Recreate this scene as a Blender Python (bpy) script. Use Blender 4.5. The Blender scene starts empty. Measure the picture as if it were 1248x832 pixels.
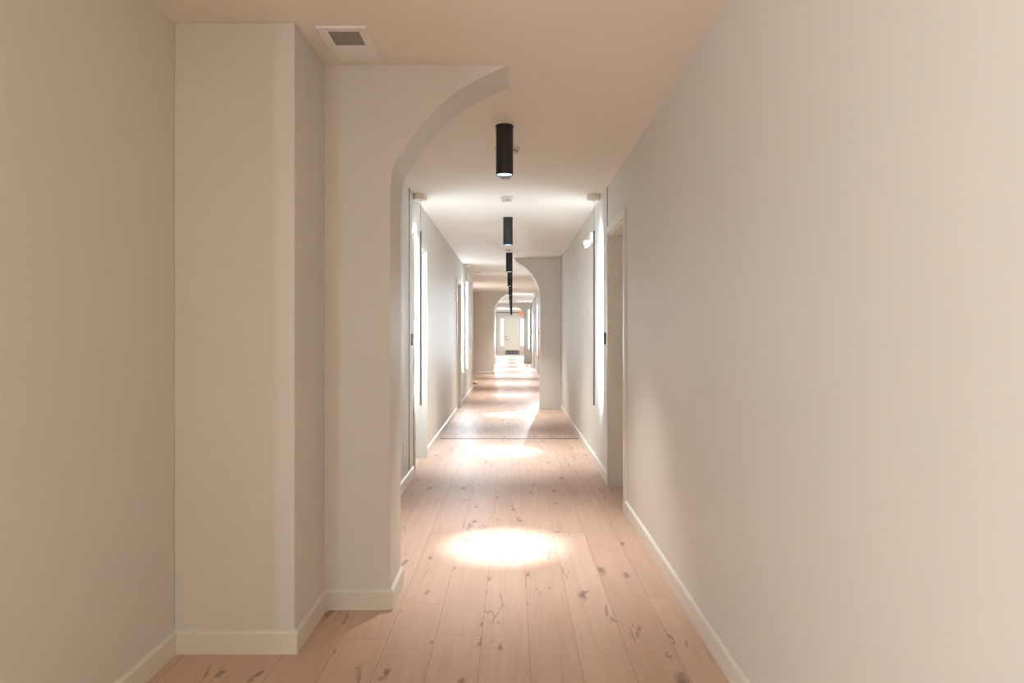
import bpy, bmesh, math, random
from mathutils import Vector, Matrix
random.seed(4)
SC = bpy.context.scene
COL = SC.collection
PI = math.pi
H = 2.44          # ceiling height
CZ = 1.24         # eye height
F = 832.0         # 24 mm lens on a 1248 px wide frame

# ------------------------------------------------------------------ helpers
def box(bm, x0, x1, y0, y1, z0, z1):
    v = [bm.verts.new(p) for p in ((x0,y0,z0),(x1,y0,z0),(x1,y1,z0),(x0,y1,z0),
                                   (x0,y0,z1),(x1,y0,z1),(x1,y1,z1),(x0,y1,z1))]
    for f in ((3,2,1,0),(4,5,6,7),(0,1,5,4),(1,2,6,5),(2,3,7,6),(3,0,4,7)):
        bm.faces.new([v[i] for i in f])

def lathe(bm, prof, seg=32, c=(0,0,0), a0=0.0, a1=2*PI, caps=False):
    """profile of (r, z) swept about z"""
    full = abs(a1-a0-2*PI) < 1e-6
    n = seg if full else seg+1
    rings = []
    for r, z in prof:
        if r < 1e-6:
            rings.append([bm.verts.new((c[0], c[1], c[2]+z))])
        else:
            rings.append([bm.verts.new((c[0]+r*math.cos(a0+(a1-a0)*i/seg), c[1]+r*math.sin(a0+(a1-a0)*i/seg), c[2]+z)) for i in range(n)])
    for A, B in zip(rings, rings[1:]):
        for i in range(seg):
            j = (i+1) % n
            if len(A) == 1 and len(B) == 1: continue
            if len(A) == 1: bm.faces.new((A[0], B[j], B[i]))
            elif len(B) == 1: bm.faces.new((A[i], A[j], B[0]))
            else: bm.faces.new((A[i], A[j], B[j], B[i]))

def tube(bm, pts, r, seg=10):
    rings = []
    pts = [Vector(p) for p in pts]
    for i, p in enumerate(pts):
        t = (pts[min(i+1, len(pts)-1)] - pts[max(i-1, 0)]).normalized()
        a = t.orthogonal().normalized(); b = t.cross(a)
        rings.append([bm.verts.new(p + r*(math.cos(2*PI*k/seg)*a + math.sin(2*PI*k/seg)*b)) for k in range(seg)])
    for A, B in zip(rings, rings[1:]):
        for k in range(seg):
            bm.faces.new((A[k], A[(k+1) % seg], B[(k+1) % seg], B[k]))
    bm.faces.new(rings[0][::-1]); bm.faces.new(rings[-1])

def prism(bm, poly, y0, y1):
    """outline of (x, z) points extruded along y"""
    A = [bm.verts.new((x, y0, z)) for x, z in poly]
    B = [bm.verts.new((x, y1, z)) for x, z in poly]
    n = len(poly)
    bm.faces.new(A); bm.faces.new(B[::-1])
    for i in range(n):
        bm.faces.new((A[i], B[i], B[(i+1) % n], A[(i+1) % n]))

def obj(name, bm, mat, parent=None, smooth=None, bevel=0.0, seg=2):
    bmesh.ops.recalc_face_normals(bm, faces=bm.faces)
    me = bpy.data.meshes.new(name)
    bm.to_mesh(me); bm.free()
    me.materials.append(mat)
    if smooth is not None:
        for p in me.polygons: p.use_smooth = True
        try: me.set_sharp_from_angle(angle=math.radians(smooth))
        except Exception: pass
    o = bpy.data.objects.new(name, me); COL.objects.link(o)
    if parent: o.parent = parent
    if bevel:
        m = o.modifiers.new('bevel', 'BEVEL'); m.width = bevel; m.segments = seg; m.limit_method = 'ANGLE'
    return o

def tag(o, label=None, cat=None, group=None, kind=None):
    if label: o['label'] = label
    if cat: o['category'] = cat
    if group: o['group'] = group
    if kind: o['kind'] = kind
    return o

def thing(name, label, cat, loc=(0,0,0), rz=0, group=None, kind=None):
    o = bpy.data.objects.new(name, None); COL.objects.link(o)
    o.location = loc; o.rotation_euler = (0, 0, rz); o.empty_display_size = 0.05
    return tag(o, label, cat, group, kind)

def dup(root, loc, rz, label, group=None):
    r = root.copy(); COL.objects.link(r); r.location = loc; r.rotation_euler = (0, 0, rz)
    r['label'] = label
    if group: r['group'] = group
    for ch in list(root.children):
        c = ch.copy(); COL.objects.link(c); c.parent = r
        for g in list(ch.children):
            d = g.copy(); COL.objects.link(d); d.parent = c
    return r

# ------------------------------------------------------------------ materials
class NT:
    def __init__(s, name):
        s.m = bpy.data.materials.new(name); s.m.use_nodes = True
        s.t = s.m.node_tree; s.b = s.t.nodes['Principled BSDF']
    def n(s, typ, **kw):
        o = s.t.nodes.new(typ)
        for k, v in kw.items(): setattr(o, k, v)
        return o
    def l(s, a, b): s.t.links.new(a, b)
    def math(s, op, a, b=None, c=None, clamp=False):
        o = s.n('ShaderNodeMath', operation=op); o.use_clamp = clamp
        for i, v in enumerate((a, b, c)):
            if v is None: continue
            if isinstance(v, (int, float)): o.inputs[i].default_value = v
            else: s.l(v, o.inputs[i])
        return o.outputs[0]
    def smooth(s, v, lo, hi):
        o = s.n('ShaderNodeMapRange', interpolation_type='SMOOTHSTEP')
        s.l(v, o.inputs[0]); o.inputs[1].default_value = lo; o.inputs[2].default_value = hi
        return o.outputs[0]
    def mix(s, fac, a, b, blend='MIX'):
        o = s.n('ShaderNodeMix', data_type='RGBA', blend_type=blend)
        for k, v in ((0, fac), (6, a), (7, b)):
            if isinstance(v, (int, float)): o.inputs[k].default_value = v
            elif isinstance(v, tuple): o.inputs[k].default_value = v if len(v) == 4 else v+(1,)
            else: s.l(v, o.inputs[k])
        return o.outputs[2]
    def vec(s, x, y, z=0.0):
        o = s.n('ShaderNodeCombineXYZ')
        for i, v in enumerate((x, y, z)):
            if isinstance(v, (int, float)): o.inputs[i].default_value = v
            else: s.l(v, o.inputs[i])
        return o.outputs[0]
    def noise(s, vec, scale, detail=3, rough=0.5, dist=0.0):
        o = s.n('ShaderNodeTexNoise'); s.l(vec, o.inputs['Vector'])
        o.inputs['Scale'].default_value = scale; o.inputs['Detail'].default_value = detail
        o.inputs['Roughness'].default_value = rough; o.inputs['Distortion'].default_value = dist
        return o.outputs['Fac']

def srgb(r, g, b):
    f = lambda c: (c/255/12.92) if c/255 <= 0.04045 else ((c/255+0.055)/1.055)**2.4
    return (f(r), f(g), f(b))

def paint(name, col, rough=0.6, mott=0.03, bump=0.02, scale=90.0):
    k = NT(name)
    co = k.n('ShaderNodeTexCoord').outputs['Object']
    n1 = k.noise(co, 2.2, 4)
    d = tuple(c*(1-mott) for c in col); u = tuple(min(1, c*(1+mott)) for c in col)
    k.l(k.mix(n1, d, u), k.b.inputs['Base Color'])
    k.b.inputs['Roughness'].default_value = rough
    if bump:
        n2 = k.noise(co, scale, 3)
        bp = k.n('ShaderNodeBump'); bp.inputs['Strength'].default_value = bump; bp.inputs['Distance'].default_value = 0.004
        k.l(n2, bp.inputs['Height']); k.l(bp.outputs[0], k.b.inputs['Normal'])
    return k.m

def plain(name, col, rough=0.5, metal=0.0, emit=None, strength=0.0):
    k = NT(name)
    co = k.n('ShaderNodeTexCoord').outputs['Object']
    n1 = k.noise(co, 40, 2)
    k.l(k.mix(n1, tuple(c*0.95 for c in col), tuple(min(1, c*1.05) for c in col)), k.b.inputs['Base Color'])
    k.b.inputs['Roughness'].default_value = rough; k.b.inputs['Metallic'].default_value = metal
    if emit:
        k.b.inputs['Emission Color'].default_value = emit+(1,); k.b.inputs['Emission Strength'].default_value = strength
    return k.m

WALLC = (0.62, 0.595, 0.54)
M_WALL = paint('cream_wall_paint', WALLC, 0.55, 0.02, 0.05)
M_CEIL = paint('cream_ceiling_paint', (0.75, 0.705, 0.63), 0.7, 0.02, 0.05)
M_DIMWALL = paint('dark_unseen_wall', (0.16, 0.115, 0.085), 0.45, 0.1, 0.05)  # dark finish invented for the unseen back walls, keeps bounce light down
M_TRIM = paint('cream_trim_paint', (0.66, 0.63, 0.56), 0.32, 0.01, 0.0)
M_WHITE = plain('white_plastic', (0.78, 0.76, 0.73), 0.4)
M_BEIGE = plain('beige_plastic', (0.72, 0.64, 0.56), 0.45)
M_BLACK = plain('matt_black_metal', (0.012, 0.013, 0.015), 0.42)
M_DARK = plain('charcoal_plastic', (0.03, 0.032, 0.036), 0.4)
M_GREY = plain('grey_anodised_metal', (0.32, 0.32, 0.33), 0.4, 0.3)
M_GRILLE = plain('dark_grille_plastic', (0.27, 0.245, 0.22), 0.6)
M_STRIP = plain('bronze_strip', (0.22, 0.18, 0.15), 0.35, 0.5)
M_GAP = plain('shadow_gap_channel', (0.17, 0.14, 0.11), 0.7)
M_WOOD = plain('brown_wood_wedge', (0.36, 0.17, 0.06), 0.6)
M_OCHRE = plain('ochre_plastic', (0.62, 0.40, 0.06), 0.5)
M_RED = plain('red_enamel', (0.5, 0.17, 0.18), 0.4)
M_SIGN = plain('orange_lit_plastic', (0.9, 0.2, 0.08), 0.4, 0, (1.0, 0.22, 0.09), 0.75)
M_LENS = plain('downlight_lens', (0.8, 0.85, 0.9), 0.3, 0, (0.45, 0.72, 1.0), 1.3)
M_TUBE = plain('led_diffuser', (0.9, 0.9, 0.9), 0.5, 0, (0.74, 0.88, 1.0), 232.0)
M_SPOT = plain('clear_lamp_face', (0.85, 0.87, 0.9), 0.15)
k = NT('clear_glass')
_tr = k.n('ShaderNodeBsdfTransparent'); _gl = k.n('ShaderNodeBsdfGlossy'); _gl.inputs['Roughness'].default_value = 0.02
_fr = k.n('ShaderNodeFresnel'); _fr.inputs['IOR'].default_value = 1.45
_mx = k.n('ShaderNodeMixShader'); k.l(k.math('MULTIPLY', _fr.outputs[0], k.math('SUBTRACT', 1.0, k.n('ShaderNodeNewGeometry').outputs['Backfacing'])), _mx.inputs[0]); k.l(_tr.outputs[0], _mx.inputs[1]); k.l(_gl.outputs[0], _mx.inputs[2])
k.l(_mx.outputs[0], k.t.nodes['Material Output'].inputs['Surface'])
M_GLASS = k.m

# oak planks
def floor_material():
    k = NT('oak_plank_floor')
    co = k.n('ShaderNodeTexCoord').outputs['Object']
    sp = k.n('ShaderNodeSeparateXYZ'); k.l(co, sp.inputs[0])
    x, y = sp.outputs[0], sp.outputs[1]
    W, L = 0.19, 1.9
    u = k.math('DIVIDE', k.math('ADD', x, 0.314+3.8), W)
    row = k.math('FLOOR', u); fu = k.math('FRACT', u)
    wn = k.n('ShaderNodeTexWhiteNoise', noise_dimensions='1D'); k.l(row, wn.inputs['W'])
    v = k.math('ADD', k.math('DIVIDE', k.math('ADD', y, 20.0), L), wn.outputs['Value'])
    col = k.math('FLOOR', v); fv = k.math('FRACT', v)
    w2 = k.n('ShaderNodeTexWhiteNoise', noise_dimensions='2D'); k.l(k.vec(row, col), w2.inputs['Vector'])
    pid = w2.outputs['Value']
    # seams
    eu = k.math('MULTIPLY', k.math('MINIMUM', fu, k.math('SUBTRACT', 1.0, fu)), W)
    ev = k.math('MULTIPLY', k.math('MINIMUM', fv, k.math('SUBTRACT', 1.0, fv)), L)
    seam = k.math('SUBTRACT', 1.0, k.smooth(k.math('MINIMUM', eu, ev), 0.0004, 0.0026))
    # each plank has its own piece of grain
    ox = k.math('ADD', x, k.math('MULTIPLY', pid, 31.0)); oy = k.math('ADD', y, k.math('MULTIPLY', pid, 57.0))
    g1 = k.noise(k.vec(k.math('MULTIPLY', ox, 26.0), k.math('MULTIPLY', oy, 1.5)), 1.0, 5, 0.6, 0.6)
    g2 = k.noise(k.vec(k.math('MULTIPLY', ox, 140.0), k.math('MULTIPLY', oy, 4.0)), 1.0, 3, 0.6)
    big = k.noise(k.vec(k.math('MULTIPLY', ox, 5.0), k.math('MULTIPLY', oy, 1.6)), 1.0, 3, 0.5, 0.4)
    c = k.mix(pid, srgb(197, 166, 147), srgb(208, 180, 162))
    c = k.mix(k.math('MULTIPLY', k.smooth(g1, 0.35, 0.75), 0.42), c, srgb(184, 149, 129))
    c = k.mix(k.math('MULTIPLY', k.smooth(g2, 0.45, 0.8), 0.25), c, srgb(222, 198, 180))
    c = k.mix(k.math('MULTIPLY', k.smooth(big, 0.45, 0.75), 0.3), c, srgb(180, 148, 131))
    # knots
    vo = k.n('ShaderNodeTexVoronoi', voronoi_dimensions='2D', feature='F1')
    wob = k.math('MULTIPLY', k.math('SUBTRACT', k.noise(k.vec(ox, oy), 14.0, 4, 0.65), 0.5), 0.5)
    k.l(k.vec(k.math('ADD', k.math('MULTIPLY', ox, 7.0), wob), k.math('ADD', k.math('MULTIPLY', oy, 2.6), wob)), vo.inputs['Vector']); vo.inputs['Scale'].default_value = 1.0
    vr = k.n('ShaderNodeSeparateColor'); k.l(vo.outputs['Color'], vr.inputs[0])
    pick = k.math('GREATER_THAN', vr.outputs[0], 0.5)
    size = k.math('ADD', 0.05, k.math('MULTIPLY', k.math('POWER', vr.outputs[1], 2.0), 0.14))
    kn = k.math('MULTIPLY', pick, k.math('SUBTRACT', 1.0, k.smooth(k.math('DIVIDE', vo.outputs['Distance'], size), 0.1, 1.3)))
    # thin cracks that run with the grain
    cr = k.noise(k.vec(k.math('MULTIPLY', ox, 8.0), k.math('MULTIPLY', oy, 1.3)), 1.0, 3, 0.6, 0.35)
    line = k.math('SUBTRACT', 1.0, k.smooth(k.math('ABSOLUTE', k.math('SUBTRACT', cr, 0.5)), 0.003, 0.02))
    where = k.smooth(k.noise(k.vec(k.math('MULTIPLY', ox, 6.5), k.math('MULTIPLY', oy, 2.2), 4.0), 1.0, 2), 0.58, 0.66)
    crack = k.math('MULTIPLY', line, where)
    dark = k.math('MAXIMUM', k.math('MULTIPLY', kn, 0.75), k.math('MULTIPLY', crack, 0.55))
    c = k.mix(dark, c, srgb(104, 76, 68))
    c = k.mix(k.math('MULTIPLY', seam, 0.42), c, srgb(112, 80, 64))
    k.l(c, k.b.inputs['Base Color'])
    r = k.math('ADD', 0.37, k.math('MULTIPLY', g1, 0.16)); k.l(r, k.b.inputs['Roughness'])
    h = k.math('SUBTRACT', k.math('MULTIPLY', g2, 0.12), k.math('ADD', k.math('MULTIPLY', seam, 1.0), k.math('MULTIPLY', dark, 0.25)))
    bp = k.n('ShaderNodeBump'); bp.inputs['Strength'].default_value = 0.22; bp.inputs['Distance'].default_value = 0.002
    k.l(h, bp.inputs['Height']); k.l(bp.outputs[0], k.b.inputs['Normal'])
    return k.m
M_FLOOR = floor_material()

# ------------------------------------------------------------------ the shell
XR, XL, XF = 0.785, -0.86, -1.31      # right wall, hall left wall, foyer left wall
T = 0.25
YB, YE = -6.5, 36.8                   # back wall behind the camera, far end wall
def struct(name, label, cat, bm, mat, bevel=0.0):
    return tag(obj(name, bm, mat, None, None, bevel), label, cat, None, 'structure')

bm = bmesh.new(); box(bm, -2.9, XR+T, YB-T, YE+T, -0.12, 0.0)
struct('floor', 'pinkish oak plank floor running down the whole hallway', 'floor', bm, M_FLOOR)
bm = bmesh.new(); box(bm, -2.9, XR+T, YB-T, YE+T, H, H+0.15)
struct('ceiling', 'smooth cream painted ceiling above the hallway', 'ceiling', bm, M_CEIL)

DH = 2.035
def wall_with_openings(bm, x0, x1, y0, y1, openings):
    y = y0
    for a, b, z0, z1 in sorted(openings):
        box(bm, x0, x1, y, a, 0, H)
        if z0 > 0: box(bm, x0, x1, a, b, 0, z0)
        box(bm, x0, x1, a, b, z1, H)
        y = b
    box(bm, x0, x1, y, y1, 0, H)

R_OPEN = [(4.74, 5.53), (19.45, 20.25), (23.4, 24.2)]
L_OPEN = [(5.97, 6.76), (10.52, 11.27)]
L2_OPEN = [(29.2, 30.0)]
bm = bmesh.new(); wall_with_openings(bm, XR, XR+T, YB, YE, [(a, b, 0, DH) for a, b in R_OPEN])
struct('wall_right', 'long cream wall along the right side of the hallway', 'wall', bm, M_WALL)
bm = bmesh.new(); wall_with_openings(bm, XL-T, XL, 3.36, 14.95, [(a, b, 0, DH) for a, b in L_OPEN])
struct('wall_left', 'cream hallway wall on the left beyond the first arch', 'wall', bm, M_WALL)
bm = bmesh.new(); wall_with_openings(bm, XL-T, XL, 20.6, YE, [(a, b, 0, DH) for a, b in L2_OPEN])
struct('wall_left_far', 'distant cream wall on the left beyond the third arch', 'wall', bm, M_WALL)
bm = bmesh.new(); AW = (16.6, 18.4, 0.55, 2.1)
wall_with_openings(bm, -1.55-T, -1.55, 14.7, 20.6, [AW]); box(bm, -1.55, XL-T, 14.7, 14.95, 0, H)
struct('wall_left_alcove', 'recessed left wall of the alcove before the third arch', 'wall', bm, M_WALL)
bm = bmesh.new(); box(bm, XF-T, XF, -0.15, 3.36, 0, H)
struct('wall_left_near', 'cream foreground wall at the left edge of the photo', 'wall', bm, M_WALL)
SW = (-4.8, -2.2, 0.4, 2.25)          # window of the side bay
bm = bmesh.new(); wall_with_openings(bm, -2.75, -2.5, YB, -0.15, [SW]); box(bm, -2.5, XF-T, -0.15, 0.1, 0, H)
struct('wall_left_back', 'unseen side bay wall behind the camera, darkened to cut bounce light', 'wall', bm, M_DIMWALL)
bm = bmesh.new(); box(bm, -2.75, XR+T, YB-T, YB, 0, H)
struct('wall_back', 'unseen wall behind the camera closing the foyer, darkened to cut bounce light', 'wall', bm, M_DIMWALL)
bm = bmesh.new(); box(bm, XF, -0.843, 2.645, 3.065, 0, H)
struct('wall_left_pier', 'square cream pier standing in the foreground left of the arch', 'wall', bm, M_WALL, 0.004)
# far end wall with sidelights either side of the door
bm = bmesh.new()
SL = [(-0.64, -0.45), (0.44, 0.63)]
box(bm, XL-T, SL[0][0], YE, YE+T, 0, H); box(bm, SL[0][0], SL[0][1], YE, YE+T, 0, 0.52); box(bm, SL[0][0], SL[0][1], YE, YE+T, 2.0, H)
box(bm, SL[0][1], SL[1][0], YE, YE+T, 0, H)
box(bm, SL[1][0], SL[1][1], YE, YE+T, 0, 0.52); box(bm, SL[1][0], SL[1][1], YE, YE+T, 2.0, H); box(bm, SL[1][1], XR+T, YE, YE+T, 0, H)
struct('wall_end', 'cream wall at the far end of the hallway', 'wall', bm, M_WALL)

# arches: solid half-arch wall, outline measured on the jamb and curve
def smooth_curve(pts, sub=6):
    out = []
    n = len(pts)
    for i in range(n-1):
        p0 = pts[max(i-1, 0)]; p1 = pts[i]; p2 = pts[i+1]; p3 = pts[min(i+2, n-1)]
        for s in range(sub):
            t = s/sub
            out.append(tuple(0.5*((2*p1[a])+(-p0[a]+p2[a])*t+(2*p0[a]-5*p1[a]+4*p2[a]-p3[a])*t*t+(-p0[a]+3*p1[a]-3*p2[a]+p3[a])*t**3) for a in (0, 1)))
    out.append(pts[-1])
    return out
def arch(name, label, side, xwall, curve, y0, y1):
    bm = bmesh.new()
    poly = [(xwall, 0.0), (curve[0][0], 0.0)] + smooth_curve(curve) + [(xwall, H)]
    prism(bm, poly, y0, y1)
    o = struct(name, label, 'arch', bm, M_WALL)
    for p in o.data.polygons:
        p.use_smooth = True
    o.data.set_sharp_from_angle(angle=math.radians(23))
    return o
px = lambda X, Y, d: ((X-624.3)*d/F, CZ+(405-Y)*d/F)
C1 = [(-0.548, 1.78)] + [(-0.547, 1.88)] + [px(a, b, 3.065) for a, b in ((479.4,203.5),(487.5,188.6),(501.5,168),(518,147.7),(539.5,125),(560,109.3),(590,92.5))] + [(-0.018, H)]
arch('wall_arch_front', 'nearest half arch curving up from the left jamb to the ceiling', -1, XF, C1, 3.065, 3.36)
C2 = [(0.452, 1.72), (0.448, 1.82), (0.428, 1.96), (0.357, 2.12), (0.225, 2.275), (0.10, 2.365), (0.02, H)]
arch('wall_arch_second', 'second half arch curving up from the right side of the hall', 1, XR, C2, 11.0, 11.4)
arch('wall_arch_third', 'third half arch far down the hall springing from the left', -1, -1.55, [(x, z) for x, z in C1], 20.2, 20.6)
C4 = [(x+0.015, z) for x, z in C2]
arch('wall_arch_fourth', 'farthest half arch on the right near the end door', 1, XR, C4, 27.6, 28.0)

# ------------------------------------------------------------------ baseboards (moulded profile swept along straight runs)
BH, BT = 0.09, 0.015
def base_run(bm, p, q, nrm):
    """board along p->q on the floor, standing out along nrm; chamfered top edge"""
    p = Vector((p[0], p[1], 0)); q = Vector((q[0], q[1], 0)); nrm = Vector((nrm[0], nrm[1], 0))
    prof = [(0, 0), (BT, 0), (BT, BH-0.012), (BT-0.006, BH-0.004), (0.004, BH), (0, BH)]
    A = [bm.verts.new(p+nrm*a+Vector((0, 0, b))) for a, b in prof]
    B = [bm.verts.new(q+nrm*a+Vector((0, 0, b))) for a, b in prof]
    n = len(prof)
    bm.faces.new(A); bm.faces.new(B[::-1])
    for i in range(n): bm.faces.new((A[i], B[i], B[(i+1) % n], A[(i+1) % n]))
CW = 0.065
def baseboard(name, label, runs):
    bm = bmesh.new()
    for r in runs: base_run(bm, *r)
    return struct(name, label, 'baseboard', bm, M_TRIM)
def gaps(y0, y1, opens):
    out = []; y = y0
    for a, b in sorted(opens):
        out.append((y, a-CW)); y = b+CW
    out.append((y, y1))
    return out
ys = gaps(YB, 11.0, R_OPEN[:1]) + [(11.4, R_OPEN[1][0]-CW), (R_OPEN[1][1]+CW, R_OPEN[2][0]-CW), (R_OPEN[2][1]+CW, 27.6), (28.0, YE)]
baseboard('baseboard_right', 'low cream skirting along the right wall', [((XR, a), (XR, b), (-1, 0)) for a, b in ys])
baseboard('baseboard_left', 'low cream skirting along the left hall wall', [((XL, a), (XL, b), (1, 0)) for a, b in gaps(3.36, 14.95+BT, L_OPEN)]
          + [((XL-T, 14.95), (XL, 14.95), (0, 1)), ((-1.55, 15.0), (-1.55, 20.2), (1, 0))])
baseboard('baseboard_left_far', 'distant cream skirting along the far left wall', [((XL, a), (XL, b), (1, 0)) for a, b in gaps(20.6, YE, L2_OPEN)])
baseboard('baseboard_left_near', 'cream skirting of the foreground wall at left', [((XF, -0.15), (XF, 2.645-BT), (1, 0))])
baseboard('baseboard_pier', 'cream skirting wrapped round the square pier', [((XF, 2.645), (-0.843+BT, 2.645), (0, -1)), ((-0.843, 2.645), (-0.843, 3.065-BT), (1, 0))])
baseboard('baseboard_arch_front', 'cream skirting round the foot of the nearest arch', [((-0.843, 3.065), (-0.548+BT, 3.065), (0, -1)), ((-0.548, 3.065), (-0.548, 3.36), (1, 0))])
baseboard('baseboard_arch_third', 'cream skirting at the foot of the third arch', [((-1.55+BT, 20.2), (-0.548+BT, 20.2), (0, -1)), ((-0.548, 20.2), (-0.548, 20.6), (1, 0))])
baseboard('baseboard_end', 'cream skirting along the far end wall', [((XL+BT, YE), (-0.48, YE), (0, -1)), ((0.48, YE), (XR-BT, YE), (0, -1))])

# ------------------------------------------------------------------ doors in deep reveals
def hall_door(idx, label, side, y0, y1, handle_far=True, depth=0.2):
    """side +1: in the right wall, -1: in the left wall"""
    X = XR if side > 0 else XL
    s = side
    root = thing('door_%d' % idx, label, 'door', (0, 0, 0), 0, None, 'structure')
    def bx(bm, a, b, ya, yb, za, zb):
        xa, xb = sorted((X+s*a, X+s*b)); box(bm, xa, xb, ya, yb, za, zb)
    bm = bmesh.new()          # lining of the reveal
    bx(bm, 0.0, T, y0, y0+0.014, 0, DH-0.014); bx(bm, 0.0, T, y1-0.014, y1, 0, DH-0.014); bx(bm, 0.0, T, y0, y1, DH-0.014, DH)
    obj('door_jamb', bm, M_TRIM, root)
    bm = bmesh.new()          # casing, two steps
    for w0, w1, t in ((0.0, CW-0.022, 0.017), (CW-0.022, CW, 0.012)):
        bx(bm, -t, 0, y0-w1, y0-w0, 0, DH+w0); bx(bm, -t, 0, y1+w0, y1+w1, 0, DH+w0); bx(bm, -t, 0, y0-w1, y1+w1, DH+w0, DH+w1)
    obj('door_casing', bm, M_TRIM, root)
    bm = bmesh.new()          # leaf with two raised panels
    ya, yb = y0+0.017, y1-0.017
    bx(bm, depth, depth+0.04, ya, yb, 0.006, DH-0.017)
    for za, zb in ((0.22, 0.95), (1.1, 1.88)):
        bx(bm, depth-0.006, depth, ya+0.12, yb-0.12, za, zb)
    obj('door_leaf', bm, M_TRIM, root, None, 0.002, 1)
    bm = bmesh.new()
    yh = yb-0.07 if handle_far else ya+0.07
    dirn = -1 if handle_far else 1
    bx(bm, depth-0.008, depth, yh-0.026, yh+0.026, 0.96, 1.04)
    tube(bm, [(X+s*(depth-0.004), yh, 1.0), (X+s*(depth-0.05), yh, 1.0), (X+s*(depth-0.055), yh+dirn*0.012, 1.0), (X+s*(depth-0.055), yh+dirn*0.12, 1.0)], 0.009)
    obj('door_handle', bm, M_DARK, root, 40)
    return root
hall_door(1, 'doorway with deep reveal in the right wall beside the foreground', 1, *R_OPEN[0])
hall_door(2, 'bright doorway in the left wall just beyond the first arch', -1, *L_OPEN[0])
hall_door(3, 'second doorway further along the left wall', -1, *L_OPEN[1])
hall_door(4, 'distant doorway in the right wall seen through the second arch', 1, *R_OPEN[1])
hall_door(5, 'farther distant doorway in the right wall before the fourth arch', 1, *R_OPEN[2])
hall_door(6, 'faraway doorway in the left wall near the end', -1, *L2_OPEN[0])

# far end door: leaf, frame, lever, lock, kick grille
root = thing('door_7', 'cream door at the far end with dark grille at its foot', 'door', (0, 0, 0), 0, None, 'structure')
bm = bmesh.new()
box(bm, -0.44, -0.40, YE-0.03, YE, 0, 2.06); box(bm, 0.39, 0.43, YE-0.03, YE, 0, 2.06); box(bm, -0.40, 0.39, YE-0.03, YE, 2.0, 2.06)
obj('door_casing', bm, M_TRIM, root, None, 0.003, 1)
bm = bmesh.new(); box(bm, -0.398, 0.388, YE-0.02, YE, 0.008, 1.998)
for za, zb in ((0.42, 0.85), (1.05, 1.88)):
    for xa, xb in ((-0.29, -0.04), (0.04, 0.29)): box(bm, xa, xb, YE-0.026, YE-0.02, za, zb)
leaf = obj('door_leaf', bm, M_TRIM, root, None, 0.003, 1)
bm = bmesh.new(); tube(bm, [(-0.34, YE-0.02, 0.87), (-0.34, YE-0.07, 0.87), (-0.33, YE-0.075, 0.87), (-0.21, YE-0.075, 0.87)], 0.014)
lathe(bm, [(0, 0), (0.035, 0), (0.035, 0.01), (0, 0.01)], 16)
obj('door_handle', bm, M_DARK, root, 40)
bm = bmesh.new()
lathe(bm, [(0, 0), (0.034, 0), (0.03, 0.028), (0, 0.03)], 20)
bmesh.ops.rotate(bm, verts=bm.verts, matrix=Matrix.Rotation(PI/2, 3, 'X')); bmesh.ops.translate(bm, verts=bm.verts, vec=(-0.34, YE-0.02, 1.02))
obj('door_lock', bm, M_DARK, root, 40)
bm = bmesh.new(); M_KICK = plain('dark_blue_grey_grille', (0.05, 0.055, 0.07), 0.5)
box(bm, -0.37, 0.37, YE-0.032, YE-0.02, 0.07, 0.09); box(bm, -0.37, 0.37, YE-0.032, YE-0.02, 0.26, 0.28)
for x in (-0.37, -0.185, 0.0, 0.17, 0.35): box(bm, x, x+0.02, YE-0.034, YE-0.02, 0.07, 0.28)
for i in range(8): box(bm, -0.36, 0.36, YE-0.03, YE-0.021, 0.094+i*0.021, 0.108+i*0.021)
obj('kick_grille', bm, M_KICK, root)
# sidelights
for i, (a, b) in enumerate(SL):
    w = thing('window_%d' % (i+1), 'tall bright sidelight window %s of the far end door' % ('left', 'right')[i], 'window', (0, 0, 0), 0, None, 'structure')
    bm = bmesh.new()
    for (x0, x1, z0, z1) in ((a, a+0.02, 0.52, 2.0), (b-0.02, b, 0.52, 2.0), (a+0.02, b-0.02, 0.52, 0.54), (a+0.02, b-0.02, 1.98, 2.0)):
        box(bm, x0, x1, YE-0.012, YE+0.08, z0, z1)
    obj('window_frame', bm, M_TRIM, w)
    bm = bmesh.new(); box(bm, a+0.02, b-0.02, YE+0.03, YE+0.04, 0.54, 1.98)
    obj('window_pane', bm, M_GLASS, w)
w = thing('window_3', 'wide window of the side bay behind the camera', 'window', (0, 0, 0), 0, None, 'structure')
bm = bmesh.new()
for (y0, y1, z0, z1) in ((SW[0], SW[0]+0.05, SW[2], SW[3]), (SW[1]-0.05, SW[1], SW[2], SW[3]), (SW[0]+0.05, SW[1]-0.05, SW[2], SW[2]+0.05), (SW[0]+0.05, SW[1]-0.05, SW[3]-0.05, SW[3]), (-3.525, -3.475, SW[2]+0.05, SW[3]-0.05)):
    box(bm, -2.66, -2.60, y0, y1, z0, z1)
obj('window_frame', bm, M_TRIM, w)
for y0, y1 in ((SW[0]+0.05, -3.525), (-3.475, SW[1]-0.05)):
    bm = bmesh.new(); box(bm, -2.635, -2.625, y0, y1, SW[2]+0.05, SW[3]-0.05)
    obj('window_pane', bm, M_GLASS, w)
w = thing('window_4', 'window in the alcove wall before the third arch', 'window', (0, 0, 0), 0, None, 'structure')
bm = bmesh.new()
for (y0, y1, z0, z1) in ((AW[0], AW[0]+0.05, AW[2], AW[3]), (AW[1]-0.05, AW[1], AW[2], AW[3]), (AW[0]+0.05, AW[1]-0.05, AW[2], AW[2]+0.05), (AW[0]+0.05, AW[1]-0.05, AW[3]-0.05, AW[3])):
    box(bm, -1.72, -1.66, y0, y1, z0, z1)
obj('window_frame', bm, M_TRIM, w)
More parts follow.
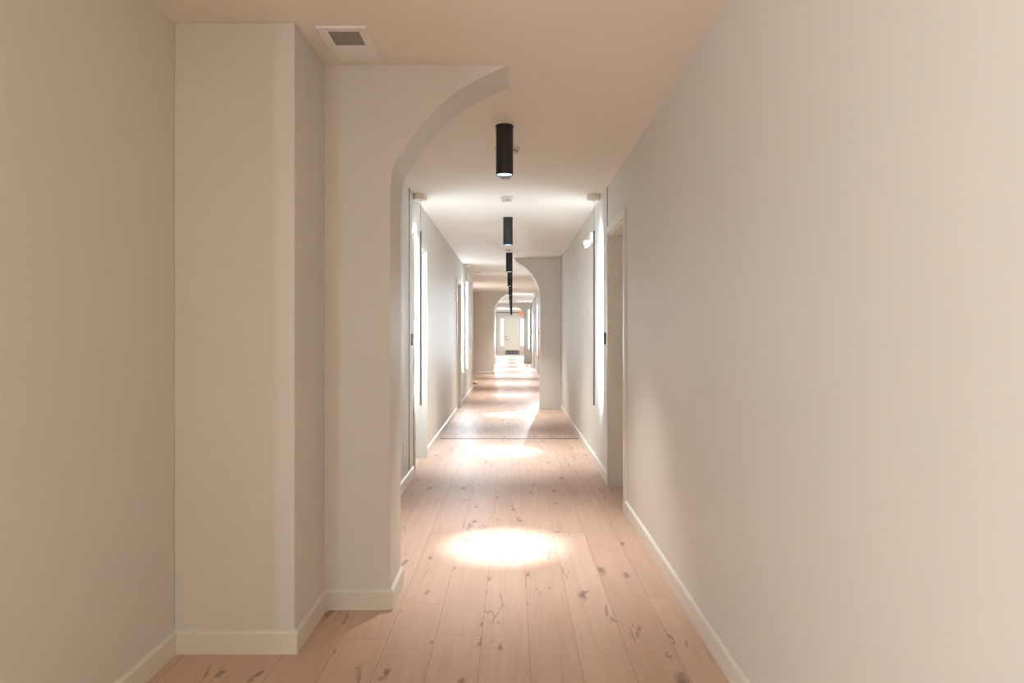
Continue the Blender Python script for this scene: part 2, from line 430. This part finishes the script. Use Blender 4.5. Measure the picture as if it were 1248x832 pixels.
bm = bmesh.new(); box(bm, -1.70, -1.69, AW[0]+0.05, AW[1]-0.05, AW[2]+0.05, AW[3]-0.05)
obj('window_pane', bm, M_GLASS, w)
# end framing lines: a slim dark frame under the dropped head
bm = bmesh.new()
box(bm, XL, XR, YE-0.35, YE-0.15, 2.30, H)
struct('trim_1', 'dropped cream beam across the ceiling before the end door', 'trim', bm, M_WALL)
bm = bmesh.new()
box(bm, XL, XR, YE-0.36, YE-0.35, 2.285, 2.325); box(bm, XL, XL+0.035, YE-0.36, YE-0.345, BH, 2.285)
struct('trim_2', 'thin brown frame line round the far end opening', 'trim', bm, M_GAP)

# floor joint strips and wall shadow gaps
for i, (y, lab) in enumerate(((7.97, 'thin floor joint strip crossing the hall before the second arch'), (18.3, 'thin floor joint strip crossing the hall before the third arch'))):
    bm = bmesh.new()
    x0, x1 = (XL+BT, XR-BT) if i == 0 else (-1.55+BT, XR-BT)
    prof = [(-0.024, 0.0), (-0.018, 0.005), (0.018, 0.005), (0.024, 0.0)]
    A = [bm.verts.new((x0, y+a, b)) for a, b in prof]; B = [bm.verts.new((x1, y+a, b)) for a, b in prof]
    bm.faces.new(A); bm.faces.new(B[::-1])
    for j in range(4): bm.faces.new((A[j], B[j], B[(j+1) % 4], A[(j+1) % 4]))
    struct('trim_%d' % (3+i), lab, 'trim', bm, M_STRIP)
bm = bmesh.new(); box(bm, XR-0.004, XR+0.002, 5.615, 5.635, DH+CW, H)
struct('trim_5', 'narrow vertical joint line in the right wall beside the doorway', 'trim', bm, M_GAP)
bm = bmesh.new(); box(bm, XL-0.002, XL+0.004, 5.68, 5.70, BH, H)
struct('trim_6', 'narrow vertical joint line in the left wall beside the doorway', 'trim', bm, M_GAP)

# ------------------------------------------------------------------ black cylinder downlights
LX = -0.045
root = thing('downlight', '', 'ceiling light', (LX, 0, H))
bm = bmesh.new()
lathe(bm, [(0, 0), (0.050, 0), (0.050, -0.283), (0.0485, -0.285), (0.0455, -0.285), (0.0455, -0.277), (0, -0.277)], 40)
hs = obj('housing', bm, M_BLACK, root, 35)
bm = bmesh.new(); lathe(bm, [(0, 0.0005), (0.0455, 0.0005), (0.0455, -0.003), (0.02, -0.006), (0, -0.0065)], 32, (0, 0, -0.278))
ln = obj('lens', bm, M_LENS, root, 35)
bm = bmesh.new(); lathe(bm, [(0.050, 0), (0.053, 0), (0.053, -0.006), (0.050, -0.006)], 40)
obj('collar', bm, M_BLACK, root, 35)
sl = bpy.data.lights.new('downlight_beam', 'SPOT'); sl.energy = 470; sl.color = (0.99, 0.98, 0.98)
sl.spot_size = math.radians(23); sl.spot_blend = 1.0; sl.shadow_soft_size = 0.035
sw = sl.copy(); sw.name = 'downlight_spill'; sw.energy = 170; sw.spot_size = math.radians(76)
so = bpy.data.objects.new('downlight_spill', sw); COL.objects.link(so); so.parent = root; so.location = (0, 0, -0.30)
so = bpy.data.objects.new('downlight_beam', sl); COL.objects.link(so); so.parent = root; so.location = (0, 0, -0.30)
names = ['second black cylinder downlight, small and grey-black, behind the nearest', 'third black cylinder downlight from the front, level with the second arch top',
         'fourth black cylinder downlight from the front, just beyond the second arch', 'fifth black cylinder downlight from the front, hanging before the third arch',
         'sixth black cylinder downlight from the front, at the third arch', 'seventh black cylinder downlight from the front, just past the third arch',
         'eighth tiny black cylinder downlight from the front', 'ninth tiny black cylinder downlight from the front',
         'tenth tiny black cylinder downlight, second from the end door', 'last and smallest black cylinder downlight, nearest the end door']
root.location = (LX, 3.97, H); root['label'] = 'nearest and largest black cylinder downlight under the hall ceiling'; root['group'] = 'cylinder downlights in a row'
yl = [3.97+3.17*i for i in range(11)]
for i in range(1, 11): dup(root, (LX, yl[i], H), 0, names[i-1])

# ------------------------------------------------------------------ slim vertical pendants on drum canopies
root = thing('wall_washer_pendant', '', 'pendant light', (0, 0, H))
bm = bmesh.new(); lathe(bm, [(0, 0), (0.060, 0), (0.060, -0.046), (0.057, -0.05), (0, -0.05)], 36)
obj('canopy', bm, M_BEIGE, root, 35)
bm = bmesh.new(); tube(bm, [(0, 0, -0.05), (0, 0, -0.33)], 0.0018, 8)
obj('cable', bm, M_GREY, root, 40)
bm = bmesh.new()      # channel: front half of the tube with end caps
lathe(bm, [(0, -0.318), (0.0085, -0.318), (0.0085, -1.832), (0, -1.832)], 16, (0, 0, 0), PI, 2*PI)
box(bm, -0.0085, 0.0085, -0.0002, 0.0015, -1.832, -0.318)
tb = obj('light_channel', bm, M_GREY, root, 40)
bm = bmesh.new(); lathe(bm, [(0, -0.322), (0.0068, -0.322), (0.0068, -1.828), (0, -1.828)], 12, (0, 0.0016, 0), 0, PI)
obj('diffuser', bm, M_TUBE, tb, 40)
root.location = (0.71, 5.93, H); root['label'] = 'slim vertical pendant light beside the right wall beyond the near doorway'; root['group'] = 'slim pendants close to the walls'
dup(root, (-0.795, 5.93, H), 0, 'slim vertical pendant light by the left wall just through the first arch')
dup(root, (-0.795, 12.0, H), PI, 'glowing slim pendant further down the left wall past the second doorway')
dup(root, (0.70, 14.2, H), PI, 'slim pendant hidden behind the second arch')
dup(root, (0.71, 21.0, H), 0, 'distant slim pendant by the right wall seen through the second arch')
dup(root, (0.66, 27.0, H), PI, 'glowing slim pendant on the right before the fourth arch')
dup(root, (0.71, 34.0, H), 0, 'added slim pendant, unseen behind the farthest arch')  # added out of view to brighten the end wall
dup(root, (-0.79, 34.0, H), 0, 'faraway glowing slim pendant by the left wall near the end')
dup(root, (-0.79, 21.0, H), 0, 'added slim pendant, unseen behind the third arch')  # unseen lamp added to light the far hall
dup(root, (-0.79, 27.0, H), PI, 'added slim pendant, unseen further behind the third arch')  # another added lamp, lifts the far hall from out of view
dup(root, (-1.612, -2.3, H), 0, 'slim pendant in the side bay behind the camera')

# ------------------------------------------------------------------ ceiling fan-light vents
root = thing('ceiling_vent', 'white ceiling vent with dark grille above the foreground, beside the arch', 'vent', (-0.671, 2.835, H), 0, 'ceiling vents')
bm = bmesh.new(); hx, hy = 0.098, 0.165
for a, b, c, d in ((-hx, -hx+0.036, -hy, hy), (hx-0.036, hx, -hy, hy), (-hx+0.036, hx-0.036, -hy, -hy+0.035), (-hx+0.036, hx-0.036, hy-0.014, hy)):
    box(bm, a, b, c, d, -0.010, 0)
obj('frame', bm, M_WHITE, root, None, 0.002, 1)
bm = bmesh.new(); box(bm, -0.062, 0.062, -0.13, 0.0, -0.001, 0)
gr = obj('grille', bm, M_DARK, root)
for i in range(11):
    bm = bmesh.new()
    y = -0.124+i*0.0118
    A = [bm.verts.new(p) for p in ((-0.062, y-0.004, -0.001), (0.062, y-0.004, -0.001), (0.062, y+0.005, -0.008), (-0.062, y+0.005, -0.008))]
    B = [bm.verts.new((v.co.x, v.co.y+0.002, v.co.z)) for v in A]
    bm.faces.new(A); bm.faces.new(B[::-1])
    for j in range(4): bm.faces.new((A[j], B[j], B[(j+1) % 4], A[(j+1) % 4]))
    obj('slat', bm, M_GRILLE, gr)
bm = bmesh.new(); box(bm, -0.062, 0.062, 0.0, 0.151, -0.009, 0); box(bm, -0.05, 0.05, 0.016, 0.14, -0.012, -0.009)
obj('light_cover', bm, M_WHITE, root, None, 0.003, 2)
bm = bmesh.new(); box(bm, -0.02, 0.02, 0.146, 0.151, -0.013, -0.009); box(bm, -0.004, 0.004, 0.146, 0.160, -0.018, -0.010)
obj('clip', bm, M_BEIGE, root)
dup(root, (-0.68, 13.6, H), 0, 'distant flat ceiling vent by the left wall before the alcove')

# ------------------------------------------------------------------ detectors and sprinkler covers
root = thing('smoke_alarm', 'beige round smoke alarm on the ceiling directly behind the nearest downlight', 'smoke alarm', (-0.034, 4.47, H), 0, 'ceiling alarms')
bm = bmesh.new(); lathe(bm, [(0, 0), (0.086, 0), (0.086, -0.006), (0.072, -0.010), (0.068, -0.034), (0.058, -0.040), (0, -0.041)], 36)
obj('body', bm, M_BEIGE, root, 35)
bm = bmesh.new(); lathe(bm, [(0, -0.0405), (0.012, -0.0405), (0.011, -0.044), (0, -0.0445)], 16, (0.03, -0.02, 0))
obj('test_button', bm, M_WHITE, root, 35)
bm = bmesh.new(); lathe(bm, [(0.0712, -0.014), (0.0735, -0.014), (0.0720, -0.024), (0.0690, -0.024)], 36)
obj('vent_ring', bm, M_GREY, root, 35)
root = thing('smoke_detector', 'white smoke detector on the ceiling between the first two downlights', 'smoke detector', (-0.046, 6.06, H), 0, 'ceiling alarms')
bm = bmesh.new(); lathe(bm, [(0, 0), (0.060, 0), (0.060, -0.010), (0.056, -0.012), (0, -0.012)], 36)
obj('mounting_plate', bm, M_WHITE, root, 35)
bm = bmesh.new(); lathe(bm, [(0, -0.012), (0.049, -0.012), (0.049, -0.022), (0.045, -0.024), (0.045, -0.034), (0.049, -0.036), (0.047, -0.046), (0.036, -0.052), (0, -0.053)], 36)
obj('body', bm, M_WHITE, root, 35)
root = thing('sprinkler_cover', 'small grey round sprinkler cover just beyond the nearest downlight', 'sprinkler cover', (-0.052, 5.30, H), 0, 'concealed sprinkler covers')
bm = bmesh.new(); lathe(bm, [(0, -0.004), (0.040, -0.004), (0.040, -0.006), (0.038, -0.0075), (0, -0.008)], 32)
obj('cover_plate', bm, M_GREY, root, 35)
bm = bmesh.new(); lathe(bm, [(0, 0), (0.034, 0), (0.034, -0.004), (0, -0.004)], 32)
obj('cup', bm, M_DARK, root, 35)
dup(root, (-0.062, 9.94, H), 0, 'tiny grey sprinkler cover just beyond the second downlight')

# ------------------------------------------------------------------ wall fittings
root = thing('emergency_light', 'white twin-lamp emergency light high on the right wall', 'emergency light', (XR+0.003, 6.62, 2.12), PI/2)
# local: +y points into the hall (-x in world), x runs along the wall
bm = bmesh.new(); box(bm, -0.085, 0.085, 0.0, 0.04, -0.01, 0.08)
obj('body', bm, M_WHITE, root, None, 0.008, 3)
for s in (-1, 1):
    bm = bmesh.new()
    lathe(bm, [(0, -0.030), (0.026, -0.026), (0.036, -0.005), (0.037, 0.026), (0.034, 0.026), (0.034, 0.020)], 24)
    bmesh.ops.rotate(bm, verts=bm.verts, matrix=Matrix.Rotation(-PI/2-0.25, 3, 'X')); bmesh.ops.translate(bm, verts=bm.verts, vec=(s*0.052, 0.062, -0.018))
    lh = obj('lamp_head', bm, M_WHITE, root, 35)
    bm = bmesh.new(); lathe(bm, [(0, 0.022), (0.034, 0.019), (0.034, 0.016), (0, 0.016)], 24)
    bmesh.ops.rotate(bm, verts=bm.verts, matrix=Matrix.Rotation(-PI/2-0.25, 3, 'X')); bmesh.ops.translate(bm, verts=bm.verts, vec=(s*0.052, 0.062, -0.018))
    obj('lamp_face', bm, M_SPOT, lh, 35)

def keypad(loc, rz, mat, label):
    root = thing('door_keypad', label, 'keypad', loc, rz, 'keypads beside the doorways')
    bm = bmesh.new(); box(bm, -0.035, 0.035, 0.0, 0.02, -0.05, 0.05)
    obj('body', bm, mat, root, None, 0.004, 2)
    bm = bmesh.new(); box(bm, -0.026, 0.026, 0.02, 0.0212, 0.012, 0.04)
    obj('display', bm, M_BLACK, root)
    bm = bmesh.new()
    for i in range(3):
        for j in range(3): box(bm, -0.022+i*0.016, -0.010+i*0.016, 0.02, 0.022, -0.04+j*0.016, -0.028+j*0.016)
    obj('keys', bm, M_GREY, root)
keypad((XR+0.003, 5.70, 1.19), PI/2, M_DARK, 'black keypad on the right wall beside the near doorway')
keypad((XL-0.003, 5.83, 1.18), -PI/2, M_GREY, 'grey keypad on the left wall beside the bright doorway')

root = thing('power_outlet', 'white power outlet low on the left wall just past the first arch', 'outlet', (XL, 5.42, 0.315), -PI/2)
bm = bmesh.new(); box(bm, -0.036, 0.036, 0, 0.006, -0.058, 0.058)
obj('cover_plate', bm, M_WHITE, root, None, 0.002, 2)
for z in (-0.024, 0.024):
    bm = bmesh.new(); box(bm, -0.017, 0.017, 0.006, 0.009, z-0.014, z+0.014)
    rc = obj('receptacle', bm, M_WHITE, root, None, 0.002, 1)
    bm = bmesh.new()
    for x in (-0.007, 0.007): box(bm, x-0.0012, x+0.0012, 0.0088, 0.0092, z-0.004, z+0.006)
    obj('slots', bm, M_DARK, rc)

# brown wedge on the floor of the alcove
bm = bmesh.new()
A = [bm.verts.new(p) for p in ((-0.95, 16.35, 0), (-0.83, 16.38, 0), (-0.83, 16.38, 0.012), (-0.95, 16.35, 0.055))]
B = [bm.verts.new((v.co.x, v.co.y+0.05, v.co.z)) for v in A]
bm.faces.new(A); bm.faces.new(B[::-1])
for j in range(4): bm.faces.new((A[j], B[j], B[(j+1) % 4], A[(j+1) % 4]))
tag(obj('door_wedge', bm, M_WOOD, None, None, 0.004), 'small brown wooden wedge on the floor by the alcove corner', 'door wedge')

# hanging orange sign, partly behind the fourth arch
root = thing('ceiling_sign', 'small orange lit sign hanging beside the farthest arch', 'sign', (0.43, 29.3, H))
bm = bmesh.new(); box(bm, -0.15, 0.15, -0.03, 0.03, -0.03, 0); tube(bm, [(-0.09, 0, -0.03), (-0.09, 0, -0.29)], 0.006); tube(bm, [(0.09, 0, -0.03), (0.09, 0, -0.29)], 0.006)
obj('bracket', bm, M_WHITE, root)
bm = bmesh.new(); box(bm, -0.12, 0.12, -0.012, 0.012, -0.46, -0.29)
obj('panel', bm, M_SIGN, root, None, 0.006, 2)

# coloured things on the far right wall just visible beyond the second arch
root = thing('call_box', 'small ochre wall box on the right wall beyond the second arch', 'wall box', (XR+0.003, 18.25, 1.12), PI/2)
bm = bmesh.new(); box(bm, -0.07, 0.07, 0, 0.06, -0.13, 0.07)
obj('body', bm, M_OCHRE, root, None, 0.008, 2)
bm = bmesh.new(); box(bm, -0.055, 0.055, 0, 0.075, 0.07, 0.14)
obj('cap', bm, M_DARK, root, None, 0.008, 2)
root = thing('fire_extinguisher', 'small red cylinder hung low on the right wall beyond the second arch', 'extinguisher', (XR-0.072, 17.55, 0.56), PI/2)
bm = bmesh.new(); lathe(bm, [(0, 0), (0.045, 0), (0.052, 0.012), (0.052, 0.24), (0.044, 0.28), (0.018, 0.305), (0.018, 0.32), (0, 0.32)], 24)
obj('cylinder', bm, M_RED, root, 40)
bm = bmesh.new(); box(bm, -0.014, 0.014, -0.016, 0.016, 0.32, 0.345); tube(bm, [(0, 0.012, 0.345), (0, -0.07, 0.365)], 0.007); tube(bm, [(0, 0.012, 0.335), (0, -0.06, 0.33)], 0.006)
obj('valve', bm, M_DARK, root, 40)
bm = bmesh.new(); tube(bm, [(0.012, 0, 0.33), (0.05, 0, 0.32), (0.066, 0, 0.27), (0.064, 0, 0.12)], 0.008)
obj('hose', bm, M_BLACK, root, 40)
bm = bmesh.new(); box(bm, -0.03, 0.03, -0.075, -0.05, 0.10, 0.22)
obj('wall_bracket', bm, M_DARK, root)

# ------------------------------------------------------------------ daylight, camera, view
w = bpy.data.worlds.new('sky'); SC.world = w; w.use_nodes = True
bg = w.node_tree.nodes['Background']; bg.inputs[0].default_value = (0.86, 0.93, 1.0, 1); bg.inputs[1].default_value = 2.0
for a, b in SL:      # daylight arriving through the two sidelights
    al = bpy.data.lights.new('sidelight_daylight', 'AREA'); al.shape = 'RECTANGLE'; al.size = b-a-0.05; al.size_y = 1.4; al.energy = 45; al.color = (0.92, 0.96, 1.0)
    o = bpy.data.objects.new('sidelight_daylight', al); COL.objects.link(o); o.location = ((a+b)/2, YE+0.3, 1.26); o.rotation_euler = (-PI/2, 0, 0)

al = bpy.data.lights.new('alcove_daylight', 'AREA'); al.shape = 'RECTANGLE'; al.size = 1.4; al.size_y = 1.6; al.energy = 32; al.color = (1.0, 0.97, 0.93)
o = bpy.data.objects.new('alcove_daylight', al); COL.objects.link(o); o.location = (-1.85, 17.5, 1.3); o.rotation_euler = (0, -PI/2, 0)
al = bpy.data.lights.new('bay_daylight', 'AREA'); al.shape = 'RECTANGLE'; al.size = 1.65; al.size_y = 2.5; al.energy = 475; al.color = (0.95, 0.985, 1.0)
o = bpy.data.objects.new('bay_daylight', al); COL.objects.link(o); o.location = (-2.8, -3.5, 1.32); o.rotation_euler = (0, -PI/2, 0)

# extra cool strip light added at the unseen pendant behind the second arch; the arch cuts its beam along the floor
al = bpy.data.lights.new('extra_strip_light', 'AREA'); al.shape = 'RECTANGLE'; al.size = 0.03; al.size_y = 1.45; al.energy = 6.5; al.color = (0.84, 0.92, 1.0); al.spread = math.radians(70)
o = bpy.data.objects.new('extra_strip_light', al); COL.objects.link(o); o.location = (0.70, 14.18, 1.36); o.rotation_euler = (-PI/2, 0, -math.radians(5))

cam = bpy.data.cameras.new('camera'); cam.lens = 24.0; cam.sensor_width = 36.0; cam.sensor_fit = 'HORIZONTAL'
cam.shift_y = -11.0/1248; cam.shift_x = -0.3/1248; cam.clip_start = 0.05; cam.clip_end = 200
co = bpy.data.objects.new('camera', cam); COL.objects.link(co); co.location = (0, 0, CZ); co.rotation_euler = (PI/2, 0, 0)
SC.camera = co
SC.view_settings.view_transform = 'Standard'; SC.view_settings.look = 'None'; SC.view_settings.gamma = 1.0
SC.view_settings.use_curve_mapping = False; SC.view_settings.exposure = 0.20
cy = SC.cycles
cy.use_denoising = True
try: cy.denoiser = 'OPENIMAGEDENOISE'
except Exception: pass
cy.max_bounces = 14; cy.diffuse_bounces = 10; cy.glossy_bounces = 4; cy.sample_clamp_indirect = 8.0
cy.use_light_tree = True; cy.caustics_reflective = False; cy.caustics_refractive = False
